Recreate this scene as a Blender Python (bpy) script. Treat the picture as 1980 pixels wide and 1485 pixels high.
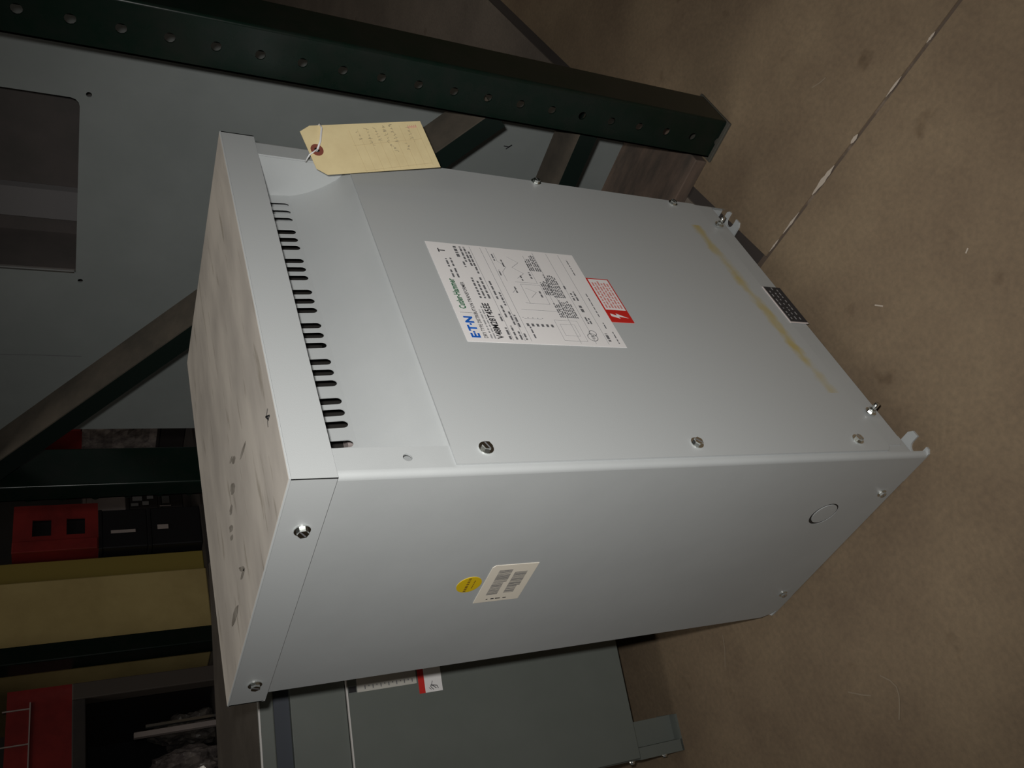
import bpy, bmesh, math, random
from mathutils import Matrix, Vector, noise
random.seed(7)
for o in list(bpy.data.objects): bpy.data.objects.remove(o)
S = bpy.context.scene
COL = S.collection

# ------------------------------------------------------------------ camera
FPX = 1648.1
CAM = Vector((-0.424, -0.5222, 0.917))
RGT = Vector((-0.32111716, -0.33675894, -0.88514247))
DWN = Vector((-0.70501011, 0.70905907, -0.01399903))
FWD = Vector((0.63233259, 0.61953906, -0.46510949))
cd = bpy.data.cameras.new('camera'); cam = bpy.data.objects.new('camera', cd); COL.objects.link(cam)
cd.sensor_fit = 'HORIZONTAL'; cd.sensor_width = 36.0; cd.lens = FPX * 36.0 / 1980.0
cd.clip_start = 0.02; cd.clip_end = 60
m = Matrix((( RGT.x, -DWN.x, -FWD.x, CAM.x), (RGT.y, -DWN.y, -FWD.y, CAM.y), (RGT.z, -DWN.z, -FWD.z, CAM.z), (0, 0, 0, 1)))
cam.matrix_world = m
S.camera = cam

# ------------------------------------------------------------------ light
S.view_settings.view_transform = 'Standard'; S.view_settings.look = 'None'
S.view_settings.gamma = 1.0; S.view_settings.use_curve_mapping = False
S.view_settings.exposure = 0.0
wd = bpy.data.worlds.new('world'); S.world = wd; wd.use_nodes = True
wd.node_tree.nodes['Background'].inputs[0].default_value = (1.0, 0.93, 0.85, 1)
wd.node_tree.nodes['Background'].inputs[1].default_value = 0.012
# the flash of the camera: beside the lens, on the side that is "up" in the picture
fl = bpy.data.lights.new('camera_flash', 'SPOT'); flo = bpy.data.objects.new('camera_flash', fl); COL.objects.link(flo)
fl.energy = 29.0; fl.color = (1.0, 0.985, 0.95); fl.shadow_soft_size = 0.012
fl.spot_size = math.radians(94); fl.spot_blend = 1.0
FLP = CAM - DWN * 0.036 - RGT * 0.025 + FWD * 0.01
aim = CAM + FWD * 1.0 + DWN * ((610 - 742.5) / FPX) + RGT * ((1060 - 990) / FPX)
flo.location = FLP
flo.rotation_euler = (aim - FLP).to_track_quat('-Z', 'Y').to_euler()
# the hall's own dim overhead lamps
for i, (p, e, sx, sy) in enumerate([((0.15, 0.62, 4.6), 21.0, 0.8, 1.4), ((1.2, -2.6, 4.6), 10.0, 0.5, 2.4)]):
    al = bpy.data.lights.new('overhead_lamp', 'AREA'); ao = bpy.data.objects.new('overhead_lamp', al); COL.objects.link(ao)
    al.shape = 'RECTANGLE'; al.size = sx; al.size_y = sy; al.energy = e; al.color = (1.0, 0.93, 0.82)
    ao.location = p

def at(x, y, axis, v):
    """photo pixel -> point on the plane axis = v"""
    d = RGT * ((x - 990) / FPX) + DWN * ((y - 742.5) / FPX) + FWD
    return CAM + d * ((v - CAM[axis]) / d[axis])

# ------------------------------------------------------------------ materials
def mat(name, col, rough=0.5, metal=0.0, var=0.0, vcol=None, scale=8.0, bump=0.0, bscale=300.0, stretch=None, spec=0.5, coat=0.0, lo=0.4, hi=0.62):
    M = bpy.data.materials.new(name); M.use_nodes = True
    nt = M.node_tree; b = nt.nodes['Principled BSDF']
    b.inputs['Base Color'].default_value = (*col, 1); b.inputs['Roughness'].default_value = rough
    b.inputs['Metallic'].default_value = metal; b.inputs['Specular IOR Level'].default_value = spec
    b.inputs['Coat Weight'].default_value = coat
    tc = nt.nodes.new('ShaderNodeTexCoord')
    if vcol:
        n = nt.nodes.new('ShaderNodeTexNoise'); n.inputs['Scale'].default_value = scale; n.inputs['Detail'].default_value = 8; n.inputs['Roughness'].default_value = 0.65
        mp = nt.nodes.new('ShaderNodeMapping')
        if stretch: mp.inputs['Scale'].default_value = stretch
        nt.links.new(tc.outputs['Object'], mp.inputs[0]); nt.links.new(mp.outputs[0], n.inputs['Vector'])
        r = nt.nodes.new('ShaderNodeValToRGB'); r.color_ramp.elements[0].position = lo; r.color_ramp.elements[1].position = hi
        r.color_ramp.elements[0].color = (*col, 1); r.color_ramp.elements[1].color = (*vcol, 1)
        nt.links.new(n.outputs[0], r.inputs[0]); nt.links.new(r.outputs[0], b.inputs['Base Color'])
    if bump:
        n2 = nt.nodes.new('ShaderNodeTexNoise'); n2.inputs['Scale'].default_value = bscale; n2.inputs['Detail'].default_value = 3
        nt.links.new(tc.outputs['Object'], n2.inputs['Vector'])
        bp = nt.nodes.new('ShaderNodeBump'); bp.inputs['Strength'].default_value = bump; bp.inputs['Distance'].default_value = 0.002
        nt.links.new(n2.outputs[0], bp.inputs['Height']); nt.links.new(bp.outputs[0], b.inputs['Normal'])
    return M

PAINT = mat('grey_enamel', (0.50, 0.52, 0.525), 0.42, vcol=(0.47, 0.49, 0.495), scale=5, bump=0.05, bscale=900)
LIDM = mat('grey_enamel_lid', (0.50, 0.52, 0.525), 0.42, bump=0.05, bscale=900)
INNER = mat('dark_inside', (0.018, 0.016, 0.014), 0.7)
EDGE = mat('edge_highlight', (0.75, 0.72, 0.7), 0.4)  # pale colour that paints highlights along sheet edges
STEEL = mat('zinc_screw', (0.78, 0.8, 0.78), 0.22, metal=1.0)
BLACK = mat('black_print', (0.03, 0.03, 0.035), 0.6)
DGREY = mat('grey_print', (0.16, 0.16, 0.17), 0.6)
LGREY = mat('pale_print', (0.36, 0.36, 0.37), 0.6)
WHITE = mat('label_white', (0.90, 0.875, 0.87), 0.45)
CREAM = mat('label_cream', (0.88, 0.81, 0.69), 0.55)
BLUE = mat('logo_blue', (0.01, 0.12, 0.55), 0.5)
GREENP = mat('logo_green', (0.03, 0.16, 0.07), 0.5)
RED = mat('warning_red', (0.62, 0.02, 0.015), 0.45)
PINK = mat('faded_red_print', (0.72, 0.3, 0.28), 0.5)
YEL = mat('sticker_yellow', (0.75, 0.52, 0.01), 0.5)
MANILA = mat('manila_card', (0.78, 0.65, 0.37), 0.7, vcol=(0.72, 0.59, 0.33), scale=30)
MLINE = mat('manila_print', (0.55, 0.45, 0.26), 0.8)
MPEN = mat('pencil_marks', (0.40, 0.34, 0.22), 0.8)
EYE = mat('eyelet_brown', (0.22, 0.06, 0.04), 0.6)
STRING = mat('white_string', (0.75, 0.75, 0.76), 0.6)
RGREEN = mat('rack_green', (0.004, 0.012, 0.008), 0.25, vcol=(0.008, 0.013, 0.010), scale=25, spec=0.3)
BRACE = mat('brace_green', (0.004, 0.010, 0.008), 0.45)
DUST = mat('brace_dust', (0.085, 0.07, 0.053), 0.9, vcol=(0.052, 0.045, 0.035), scale=12)
CAB = mat('cabinet_grey', (0.25, 0.27, 0.265), 0.5, vcol=(0.22, 0.24, 0.235), scale=4)
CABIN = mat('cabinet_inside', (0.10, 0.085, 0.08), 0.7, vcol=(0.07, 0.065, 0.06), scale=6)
GREY2 = mat('old_grey_enamel', (0.15, 0.165, 0.15), 0.5, vcol=(0.135, 0.15, 0.135), scale=5)
TOP2 = mat('dusty_dim_top', (0.07, 0.058, 0.047), 0.9, vcol=(0.1, 0.085, 0.07), scale=8)  # dust tone, darkened further for the low light on this top
BLUEGREY = mat('recess_bluegrey', (0.05, 0.058, 0.075), 0.6)
WOOD = mat('stained_plank', (0.15, 0.105, 0.08), 0.8, vcol=(0.07, 0.055, 0.045), scale=6, stretch=(4, 1, 4))
OLIVE = mat('yellow_olive_paint', (0.56, 0.44, 0.19), 0.6, vcol=(0.47, 0.36, 0.15), scale=5)
REDP = mat('red_plastic', (0.27, 0.026, 0.024), 0.4, vcol=(0.19, 0.02, 0.019), scale=8)
BLKP = mat('black_plastic', (0.012, 0.012, 0.014), 0.4)
DKBOX = mat('dark_box', (0.03, 0.025, 0.024), 0.6)
PALE = mat('pale_carton', (0.42, 0.36, 0.34), 0.6, vcol=(0.36, 0.31, 0.3), scale=9)
WRAP = mat('crumpled_wrap', (0.3, 0.26, 0.24), 0.22, vcol=(0.12, 0.1, 0.1), scale=30, bump=0.6, bscale=60, coat=0.5)
WRAP2 = mat('clear_dark_wrap', (0.07, 0.062, 0.06), 0.25, vcol=(0.16, 0.14, 0.12), scale=18, bump=0.6, bscale=50, coat=0.6)
SHELF = mat('dark_shelf', (0.05, 0.042, 0.038), 0.7, vcol=(0.035, 0.03, 0.03), scale=10)
WALLM = mat('dark_hall_wall', (0.10, 0.09, 0.085), 0.9, vcol=(0.08, 0.075, 0.07), scale=2)
COIL = mat('coil_varnish', (0.06, 0.035, 0.02), 0.4)

# front cover: enamel with a dried yellow glue streak and a few specks
def cover_mat():
    M = mat('cover_enamel', (0.50, 0.52, 0.525), 0.42, bump=0.05, bscale=900); nt = M.node_tree; b = nt.nodes['Principled BSDF']
    tc = nt.nodes.new('ShaderNodeTexCoord'); sp = nt.nodes.new('ShaderNodeSeparateXYZ'); nt.links.new(tc.outputs['Object'], sp.inputs[0])
    def mth(op, a, bb=None, c=None):
        n = nt.nodes.new('ShaderNodeMath'); n.operation = op
        for i, v in enumerate((a, bb, c)):
            if v is None: continue
            if isinstance(v, (int, float)): n.inputs[i].default_value = v
            else: nt.links.new(v, n.inputs[i])
        return n.outputs[0]
    nz = nt.nodes.new('ShaderNodeTexNoise'); nz.inputs['Scale'].default_value = 40; nz.inputs['Detail'].default_value = 6
    nt.links.new(tc.outputs['Object'], nz.inputs['Vector'])
    zc = mth('ADD', 0.0875, mth('MULTIPLY', mth('SUBTRACT', sp.outputs[0], 0.11), 0.032))
    dz = mth('ABSOLUTE', mth('SUBTRACT', sp.outputs[2], zc))
    dz = mth('ADD', dz, mth('MULTIPLY', mth('SUBTRACT', nz.outputs[0], 0.5), 0.024))
    band = nt.nodes.new('ShaderNodeMapRange'); band.inputs['From Min'].default_value = 0.0115; band.inputs['From Max'].default_value = 0.003
    nt.links.new(dz, band.inputs['Value'])
    gx = mth('MULTIPLY', mth('GREATER_THAN', sp.outputs[0], 0.100), mth('LESS_THAN', sp.outputs[0], 0.447))
    nz2 = nt.nodes.new('ShaderNodeTexNoise'); nz2.inputs['Scale'].default_value = 18; nt.links.new(tc.outputs['Object'], nz2.inputs['Vector'])
    fac = mth('MULTIPLY', mth('MULTIPLY', band.outputs[0], gx), mth('MULTIPLY_ADD', nz2.outputs[0], 1.6, -0.15))
    mx = nt.nodes.new('ShaderNodeMix'); mx.data_type = 'RGBA'; mx.inputs['A'].default_value = (0.50, 0.52, 0.525, 1); mx.inputs['B'].default_value = (0.50, 0.40, 0.13, 1)
    nt.links.new(fac, mx.inputs['Factor'])
    nt.links.new(mx.outputs['Result'], b.inputs['Base Color'])
    return M
COVERM = cover_mat()

# lid top: dusty, with long scuffs and blotches
def lidtop_mat():
    M = mat('dusty_lid_top', (0.5, 0.5, 0.5), 0.8, bump=0.03); nt = M.node_tree; b = nt.nodes['Principled BSDF']
    tc = nt.nodes.new('ShaderNodeTexCoord')
    def ns(sc, st, det=8):
        mp = nt.nodes.new('ShaderNodeMapping'); mp.inputs['Scale'].default_value = st
        n = nt.nodes.new('ShaderNodeTexNoise'); n.inputs['Scale'].default_value = sc; n.inputs['Detail'].default_value = det
        nt.links.new(tc.outputs['Object'], mp.inputs[0]); nt.links.new(mp.outputs[0], n.inputs['Vector']); return n.outputs[0]
    def ramp(src, p0, p1, c0, c1):
        r = nt.nodes.new('ShaderNodeValToRGB'); e = r.color_ramp.elements
        e[0].position = p0; e[1].position = p1; e[0].color = (*c0, 1); e[1].color = (*c1, 1); nt.links.new(src, r.inputs[0]); return r.outputs[0]
    a = ramp(ns(5, (1.5, 3.5, 1)), 0.35, 0.65, (0.52, 0.48, 0.44), (0.70, 0.65, 0.59))
    s = ramp(ns(9, (1.2, 8, 1)), 0.60, 0.70, (1, 1, 1), (0.62, 0.6, 0.56))
    mx = nt.nodes.new('ShaderNodeMix'); mx.data_type = 'RGBA'; mx.blend_type = 'MULTIPLY'; mx.inputs['Factor'].default_value = 0.8
    nt.links.new(a, mx.inputs['A']); nt.links.new(s, mx.inputs['B']); nt.links.new(mx.outputs['Result'], b.inputs['Base Color'])
    return M
LIDTOP = lidtop_mat()

# concrete
def concrete(name, c0, c1, c2):
    M = mat(name, c0, 0.75, bump=0.12, bscale=160); nt = M.node_tree; b = nt.nodes['Principled BSDF']
    tc = nt.nodes.new('ShaderNodeTexCoord')
    def ns(sc, det=9, ro=0.62):
        n = nt.nodes.new('ShaderNodeTexNoise'); n.inputs['Scale'].default_value = sc; n.inputs['Detail'].default_value = det; n.inputs['Roughness'].default_value = ro
        nt.links.new(tc.outputs['Object'], n.inputs['Vector']); return n.outputs[0]
    r = nt.nodes.new('ShaderNodeValToRGB'); e = r.color_ramp.elements
    e[0].position = 0.33; e[0].color = (*c0, 1); e[1].position = 0.68; e[1].color = (*c1, 1); k = r.color_ramp.elements.new(0.5); k.color = (*c2, 1)
    nt.links.new(ns(4.5), r.inputs[0])
    st = nt.nodes.new('ShaderNodeValToRGB'); q = st.color_ramp.elements; q[0].position = 0.66; q[0].color = (1, 1, 1, 1); q[1].position = 0.73; q[1].color = (0.62, 0.58, 0.54, 1)
    nt.links.new(ns(13, 4, 0.5), st.inputs[0])
    fine = nt.nodes.new('ShaderNodeValToRGB'); q = fine.color_ramp.elements; q[0].position = 0.3; q[0].color = (0.8, 0.8, 0.8, 1); q[1].position = 0.7; q[1].color = (1.1, 1.08, 1.05, 1)
    nt.links.new(ns(140, 4, 0.6), fine.inputs[0])
    prev = r.outputs[0]
    for s in (st.outputs[0], fine.outputs[0]):
        mx = nt.nodes.new('ShaderNodeMix'); mx.data_type = 'RGBA'; mx.blend_type = 'MULTIPLY'; mx.inputs['Factor'].default_value = 0.75
        nt.links.new(prev, mx.inputs['A']); nt.links.new(s, mx.inputs['B']); prev = mx.outputs['Result']
    nt.links.new(prev, b.inputs['Base Color'])
    return M
CONC = concrete('brown_concrete', (0.17, 0.121, 0.079), (0.26, 0.193, 0.123), (0.215, 0.157, 0.101))
CONC2 = concrete('greyer_concrete', (0.15, 0.125, 0.105), (0.21, 0.175, 0.145), (0.18, 0.15, 0.125))
JOINT = mat('joint_dirt', (0.11, 0.08, 0.06), 0.9, vcol=(0.24, 0.185, 0.14), scale=25, lo=0.5, hi=0.7)
CHIP = mat('pale_mortar', (0.5, 0.43, 0.36), 0.9)
UNDER = mat('slab_bed', (0.05, 0.04, 0.035), 0.9)

# ------------------------------------------------------------------ mesh helpers
def link(name, me, parent=None):
    o = bpy.data.objects.new(name, me); COL.objects.link(o)
    if parent: o.parent = parent
    return o
def mesh(name, v, f, m, parent=None, smooth=False):
    me = bpy.data.meshes.new(name); me.from_pydata([tuple(p) for p in v], [], f); me.validate()
    bm = bmesh.new(); bm.from_mesh(me); bmesh.ops.recalc_face_normals(bm, faces=bm.faces); bm.to_mesh(me); bm.free()
    if smooth:
        for p in me.polygons: p.use_smooth = True
    for mm in (m if isinstance(m, (list, tuple)) else [m]): me.materials.append(mm)
    return link(name, me, parent)
def bm_obj(name, bm, m, parent=None, bevel=0.0, seg=2, smooth=False):
    bmesh.ops.recalc_face_normals(bm, faces=bm.faces)
    if bevel:
        es = [e for e in bm.edges if len(e.link_faces) == 2 and e.calc_face_angle() > 0.6]
        bmesh.ops.bevel(bm, geom=es, offset=bevel, segments=seg, profile=0.5, affect='EDGES', clamp_overlap=True)
    me = bpy.data.meshes.new(name); bm.to_mesh(me); bm.free()
    if smooth:
        for p in me.polygons: p.use_smooth = True
    for mm in (m if isinstance(m, (list, tuple)) else [m]): me.materials.append(mm)
    return link(name, me, parent)
def bbox(bm, x0, x1, y0, y1, z0, z1, mi=0, M=None):
    vs = [bm.verts.new((x, y, z)) for x in (x0, x1) for y in (y0, y1) for z in (z0, z1)]
    if M is not None:
        for v in vs: v.co = M @ v.co
    for q in ((0, 1, 3, 2), (4, 6, 7, 5), (0, 4, 5, 1), (2, 3, 7, 6), (0, 2, 6, 4), (1, 5, 7, 3)):
        bm.faces.new([vs[i] for i in q]).material_index = mi
    return vs
def box(name, x0, x1, y0, y1, z0, z1, m, parent=None, bevel=0.0, M=None):
    bm = bmesh.new(); bbox(bm, x0, x1, y0, y1, z0, z1, M=M); return bm_obj(name, bm, m, parent, bevel)
def ring(cx, cy, r, n=16, a0=0.0):
    return [(cx + r * math.cos(a0 + 2 * math.pi * i / n), cy + r * math.sin(a0 + 2 * math.pi * i / n)) for i in range(n)]
def slot2(cx, y0, y1, w, n=8):
    r = w / 2; P = []
    for i in range(n + 1): a = math.pi + math.pi * i / n; P.append((cx + r * math.cos(a), y0 + r + r * math.sin(a)))
    for i in range(n + 1): a = math.pi * i / n; P.append((cx + r * math.cos(a), y1 - r + r * math.sin(a)))
    return P
def fr(o, u, v):
    u = Vector(u).normalized(); v = Vector(v).normalized(); n = u.cross(v)
    return Vector(o), u, v, n
FRONT = lambda y: fr((0, y, 0), (1, 0, 0), (0, 0, 1))          # normal -Y
LEFT = lambda x: fr((x, 0, 0), (0, -1, 0), (0, 0, 1))          # normal -X, u = -y
def sheet_bm(bm, F, outer, holes, t, mi=0):
    """flat plate with real holes; its outer face lies on the frame's plane, thickness goes behind it"""
    o, u, v, n = F
    b = bmesh.new(); edges = []
    for loop in [outer] + list(holes):
        vs = [b.verts.new((p[0], p[1], 0)) for p in loop]
        for i in range(len(vs)): edges.append(b.edges.new((vs[i], vs[(i + 1) % len(vs)])))
    bmesh.ops.triangle_fill(b, edges=edges, use_beauty=True, use_dissolve=False, normal=(0, 0, 1))
    b.verts.index_update()
    f0 = {}; f1 = {}
    for w in b.verts:
        p = o + u * w.co.x + v * w.co.y
        f0[w.index] = bm.verts.new(p); f1[w.index] = bm.verts.new(p - n * t)
    for f in b.faces:
        ids = [w.index for w in f.verts]
        bm.faces.new([f0[i] for i in ids]).material_index = mi; bm.faces.new([f1[i] for i in reversed(ids)]).material_index = mi
    for e in b.edges:
        if len(e.link_faces) == 1:
            a, c = e.verts[0].index, e.verts[1].index
            bm.faces.new((f0[a], f0[c], f1[c], f1[a])).material_index = mi
    b.free()
def sheet(name, F, outer, holes, t, m, parent=None):
    bm = bmesh.new(); sheet_bm(bm, F, outer, holes, t); return bm_obj(name, bm, m, parent)
def rect(x0, x1, y0, y1): return [(x0, y0), (x1, y0), (x1, y1), (x0, y1)]
def decal(name, F, polys, lift, m, parent):
    """flat print: polygons laid on a frame, lifted a hair"""
    o, u, v, n = F; V = []; Fc = []
    for P in polys:
        k = len(V)
        for p in P: V.append(o + u * p[0] + v * p[1] + n * lift)
        Fc.append(tuple(range(k, k + len(P))))
    me = bpy.data.meshes.new(name); me.from_pydata([tuple(p) for p in V], [], Fc); me.materials.append(m)
    o_ = link(name, me, parent)
    if len(polys) > 1: o_['kind'] = 'stuff'
    return o_
def text(name, F, body, x, y, size, m, parent, lift=0.0006, bold=0.0, sx=1.0, align='LEFT'):
    o, u, v, n = F
    cu = bpy.data.curves.new('t', 'FONT'); cu.body = body; cu.size = size; cu.offset = bold; cu.align_x = align; cu.resolution_u = 2
    t = bpy.data.objects.new('t', cu); COL.objects.link(t)
    dg = bpy.context.evaluated_depsgraph_get(); me = bpy.data.meshes.new_from_object(t.evaluated_get(dg)); me.name = name
    bpy.data.objects.remove(t); bpy.data.curves.remove(cu)
    for w in me.vertices: w.co = o + u * (x + w.co.x * sx) + v * (y + w.co.y) + n * lift
    me.materials.clear(); me.materials.append(m)
    return link(name, me, parent)
def tube(name, pts, r, m, parent=None, n=8):
    pts = [Vector(p) for p in pts]; V = []; Fc = []
    for i, p in enumerate(pts):
        d = (pts[min(i + 1, len(pts) - 1)] - pts[max(i - 1, 0)]).normalized()
        a = d.cross(Vector((0.3, 0.2, 0.93))).normalized(); b = d.cross(a)
        for k in range(n): q = 2 * math.pi * k / n; V.append(p + (a * math.cos(q) + b * math.sin(q)) * r)
    for i in range(len(pts) - 1):
        for k in range(n): Fc.append((i * n + k, i * n + (k + 1) % n, (i + 1) * n + (k + 1) % n, (i + 1) * n + k))
    Fc.append(tuple(range(n))); Fc.append(tuple(range(len(V) - n, len(V))))
    return mesh(name, V, Fc, m, parent, smooth=True)
BASES = []
def empty(name, loc, label, cat, group=None):
    o = bpy.data.objects.new(name, None); COL.objects.link(o); o.empty_display_size = 0.05
    o['label'] = label; o['category'] = cat
    if group: o['group'] = group
    BASES.append((o, Vector(loc)))
    return o
def tag(o, label, cat, group=None):
    o['label'] = label; o['category'] = cat
    if group: o['group'] = group
    return o
def struct(o): o['kind'] = 'structure'; return o
# hex washer-head screw: washer flange, hexagon and driver slot in one mesh
_screw = None
def screw(P, normal, parent, s=1.0, name='screw', rot=0.0):
    global _screw
    if _screw is None:
        bm = bmesh.new()
        def prism(r, n, z0, z1, mi, a0=0.0):
            lo = [bm.verts.new((r * math.cos(a0 + 2 * math.pi * i / n), r * math.sin(a0 + 2 * math.pi * i / n), z0)) for i in range(n)]
            hi = [bm.verts.new((w.co.x, w.co.y, z1)) for w in lo]
            bm.faces.new(lo[::-1]).material_index = mi; bm.faces.new(hi).material_index = mi
            for i in range(n): bm.faces.new((lo[i], lo[(i + 1) % n], hi[(i + 1) % n], hi[i])).material_index = mi
        prism(0.0072, 20, -0.0006, 0.0014, 0); prism(0.0050, 6, 0.0012, 0.0050, 0)
        bbox(bm, -0.0044, 0.0044, -0.0006, 0.0006, 0.0048, 0.00515, 1)
        me = bpy.data.meshes.new('screw'); bm.to_mesh(me); bm.free(); me.materials.append(STEEL); me.materials.append(DGREY); _screw = me
    o = link(name, _screw, parent); q = Vector(normal).to_track_quat('Z', 'Y')
    o.matrix_local = Matrix.Translation(Vector(P)) @ q.to_matrix().to_4x4() @ Matrix.Rotation(rot, 4, 'Z') @ Matrix.Scale(s, 4)
    return o

# ================================================================== the setting
floor = struct(box('floor', -4, 7, -4, 6.2, -0.2, -0.03, UNDER))
JX = lambda y: 0.386 + 0.085 * y            # saw cut that runs towards the rack
JY = lambda x: -0.036 + 0.091 * x           # joint beyond the rack post
def slab(P, m):
    n = len(P); V = [(x, y, 0.0) for x, y in P] + [(x, y, -0.035) for x, y in P]
    Fc = [tuple(range(n)), tuple(range(2 * n - 1, n - 1, -1))] + [(i, (i + 1) % n, n + (i + 1) % n, n + i) for i in range(n)]
    return mesh('concrete_slab', V, Fc, m, floor)
g = 0.0042
xi = 0.383
slab([(-4, -4), (JX(-4) - g, -4), (JX(6.2) - g, 6.2), (-4, 6.2)], CONC)
slab([(JX(-4) + g, -4), (7, -4), (7, JY(7)), (xi + g, JY(xi))], CONC)
slab([(xi + g + 0.001, JY(xi) + 0.022), (7, JY(7) + 0.022), (7, 6.2), (JX(6.2) + g, 6.2)], CONC2)
def strip(name, pts, m, z):
    V = []; Fc = []
    for i, (x, y, w, dx, dy) in enumerate(pts):
        V += [(x - dx * w, y - dy * w, z), (x + dx * w, y + dy * w, z)]
        if i: Fc.append((2 * i - 2, 2 * i - 1, 2 * i + 1, 2 * i))
    return mesh(name, V, Fc, m, floor)
strip('joint_filler', [(JX(-4 + 0.1 * i), -4 + 0.1 * i, 0.006, 1, 0) for i in range(102)], JOINT, -0.0016)
strip('joint_filler', [(xi + 0.3 * i, JY(xi + 0.3 * i) + 0.011, 0.014, 0, 1) for i in range(22)], UNDER, -0.004)
# ragged pale mortar left on the cut
for y0, y1, w in ((-0.165, -0.115, 0.0048), (-0.085, -0.045, 0.0022), (-0.035, -0.01, 0.0016), (-0.30, -0.27, 0.002), (-0.215, -0.20, 0.0035), (-0.36, -0.345, 0.0018)):
    n = 9; P = []
    for i in range(n): y = y0 + (y1 - y0) * i / (n - 1); P.append((JX(y), y, w * math.sin(math.pi * (i + 0.35) / (n - 0.3)) * random.uniform(0.6, 1.15), 1, 0))
    strip('mortar_chip', P, CHIP, 0.0008)
SCRATCH = mat('scratch_dust', (0.26, 0.205, 0.145), 0.9)
# thin pale scratches on the concrete
for pts in ([(1398, 1228), (1402, 1255), (1403, 1290)], [(1702, 1306), (1722, 1316), (1734, 1328), (1739, 1345), (1740, 1368), (1739, 1392)], [(1640, 1338), (1670, 1344), (1685, 1345)], [(1570, 170), (1586, 160), (1597, 150)], [(1692, 590), (1708, 592)], [(1868, 490), (1872, 480)]):
    P = [at(x, y, 2, 0.0) for x, y in pts]; V = []; Fc = []
    for i, p in enumerate(P):
        d = (P[min(i + 1, len(P) - 1)] - P[max(i - 1, 0)]).normalized(); s = Vector((-d.y, d.x, 0)) * 0.0009
        V += [(p.x - s.x, p.y - s.y, 0.0006), (p.x + s.x, p.y + s.y, 0.0006)]
        if i: Fc.append((2 * i - 2, 2 * i - 1, 2 * i + 1, 2 * i))
    mesh('floor_scratch', V, Fc, CHIP if len(P) == 2 else SCRATCH, floor)
struct(box('wall_back', -4, 7, 6.0, 6.2, 0, 5, WALLM))
struct(box('wall_right', 6.8, 7, -4, 6.0, 0, 5, WALLM))

# ================================================================== the transformer
W, D, H = 0.514, 0.356, 0.762
T = empty('transformer', (W / 2, D / 2, 0), 'light grey ventilated transformer enclosure with slotted front and large white nameplate', 'transformer')
TH = 0.002
# side panels: flat side plus a rounded bend into a front flange
def side_panel(sgn):
    bm = bmesh.new(); r = 0.006
    X = (lambda x: x) if sgn < 0 else (lambda x: W - x)
    z0, z1 = 0.002, H - 0.004
    F = LEFT(0) if sgn < 0 else fr((W, 0, 0), (0, 1, 0), (0, 0, 1))
    s = -1 if sgn < 0 else 1
    out = [(s * r, z0), (s * (D - 0.018), z0), (s * (D - 0.006), z0 + 0.010), (s * D, z0 + 0.022), (s * D, z1), (s * r, z1)]
    holes = [[(s * a, b) for a, b in ring(0.107, 0.094, 0.0200, 32)]] if sgn < 0 else []
    sheet_bm(bm, F, out, holes, TH)
    # bend
    n = 6; prof = []
    for i in range(n + 1):
        a = math.pi / 2 * i / n; prof.append((r - r * math.cos(a), r - r * math.sin(a)))
    prof.append((0.030, 0.0))
    inn = []
    for i in range(n + 1):
        a = math.pi / 2 * i / n; q = r - TH; inn.append((r - q * math.cos(a), r - q * math.sin(a)))
    inn.append((0.030, TH))
    prof = prof[:-1]; inn = inn[:-1]
    cols = []
    for z in (z0, z1):
        cols.append(([bm.verts.new((X(a), b, z)) for a, b in prof], [bm.verts.new((X(a), b, z)) for a, b in inn]))
    for i in range(len(prof) - 1):
        f = bm.faces.new((cols[0][0][i], cols[0][0][i + 1], cols[1][0][i + 1], cols[1][0][i])); f.smooth = True
        bm.faces.new((cols[0][1][i], cols[1][1][i], cols[1][1][i + 1], cols[0][1][i + 1]))
    # front flange with the small spare hole near the top
    fx = sorted((X(r), X(0.030)))
    F2 = FRONT(0); hx = X(0.018)
    sheet_bm(bm, F2, rect(fx[0], fx[1], 0.030, z1), [ring(hx, 0.658, 0.0042, 16)], TH)
    o = bm_obj('side_panel', bm, PAINT, T)
    return o
side_panel(-1); side_panel(1)
# knockout disc; the shade in its gap is painted as a dark ring
kd = sheet('knockout', LEFT(-0.0003), ring(-0.1063, 0.0935, 0.0173, 32), [], 0.0015, PAINT, T)
sheet('knockout_gap_shade', LEFT(0.0004), ring(-0.107, 0.094, 0.0201, 32), [ring(-0.1063, 0.0935, 0.0174, 32)], 0.001, INNER, T)
box('knockout_backing', 0.006, 0.008, 0.08, 0.135, 0.065, 0.122, INNER, T)
box('rear_panel', 0.002, W - 0.002, D - 0.002, D, 0.03, H - 0.004, PAINT, T)
box('floor_pan', 0.003, W - 0.003, 0.004, D - 0.003, 0.030, 0.033, INNER, T)
# coils, hidden by a dark box added to keep the slots dark
for cx in (0.12, 0.257, 0.394):
    bm = bmesh.new(); bmesh.ops.create_cone(bm, cap_ends=True, segments=20, radius1=0.055, radius2=0.055, depth=0.52, matrix=Matrix.Translation((cx, 0.20, 0.36)))
    co = bm_obj('coil', bm, COIL, T)
    if cx < 0.3: box('coil_terminal', cx - 0.012, cx + 0.002, 0.086, 0.098, 0.650, 0.672, STEEL if cx > 0.2 else PALE, co)
box('light_block_box', 0.04, W - 0.04, 0.098, D - 0.02, 0.04, H - 0.012, INNER, T)  # added to stop light from showing behind the slots
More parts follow.
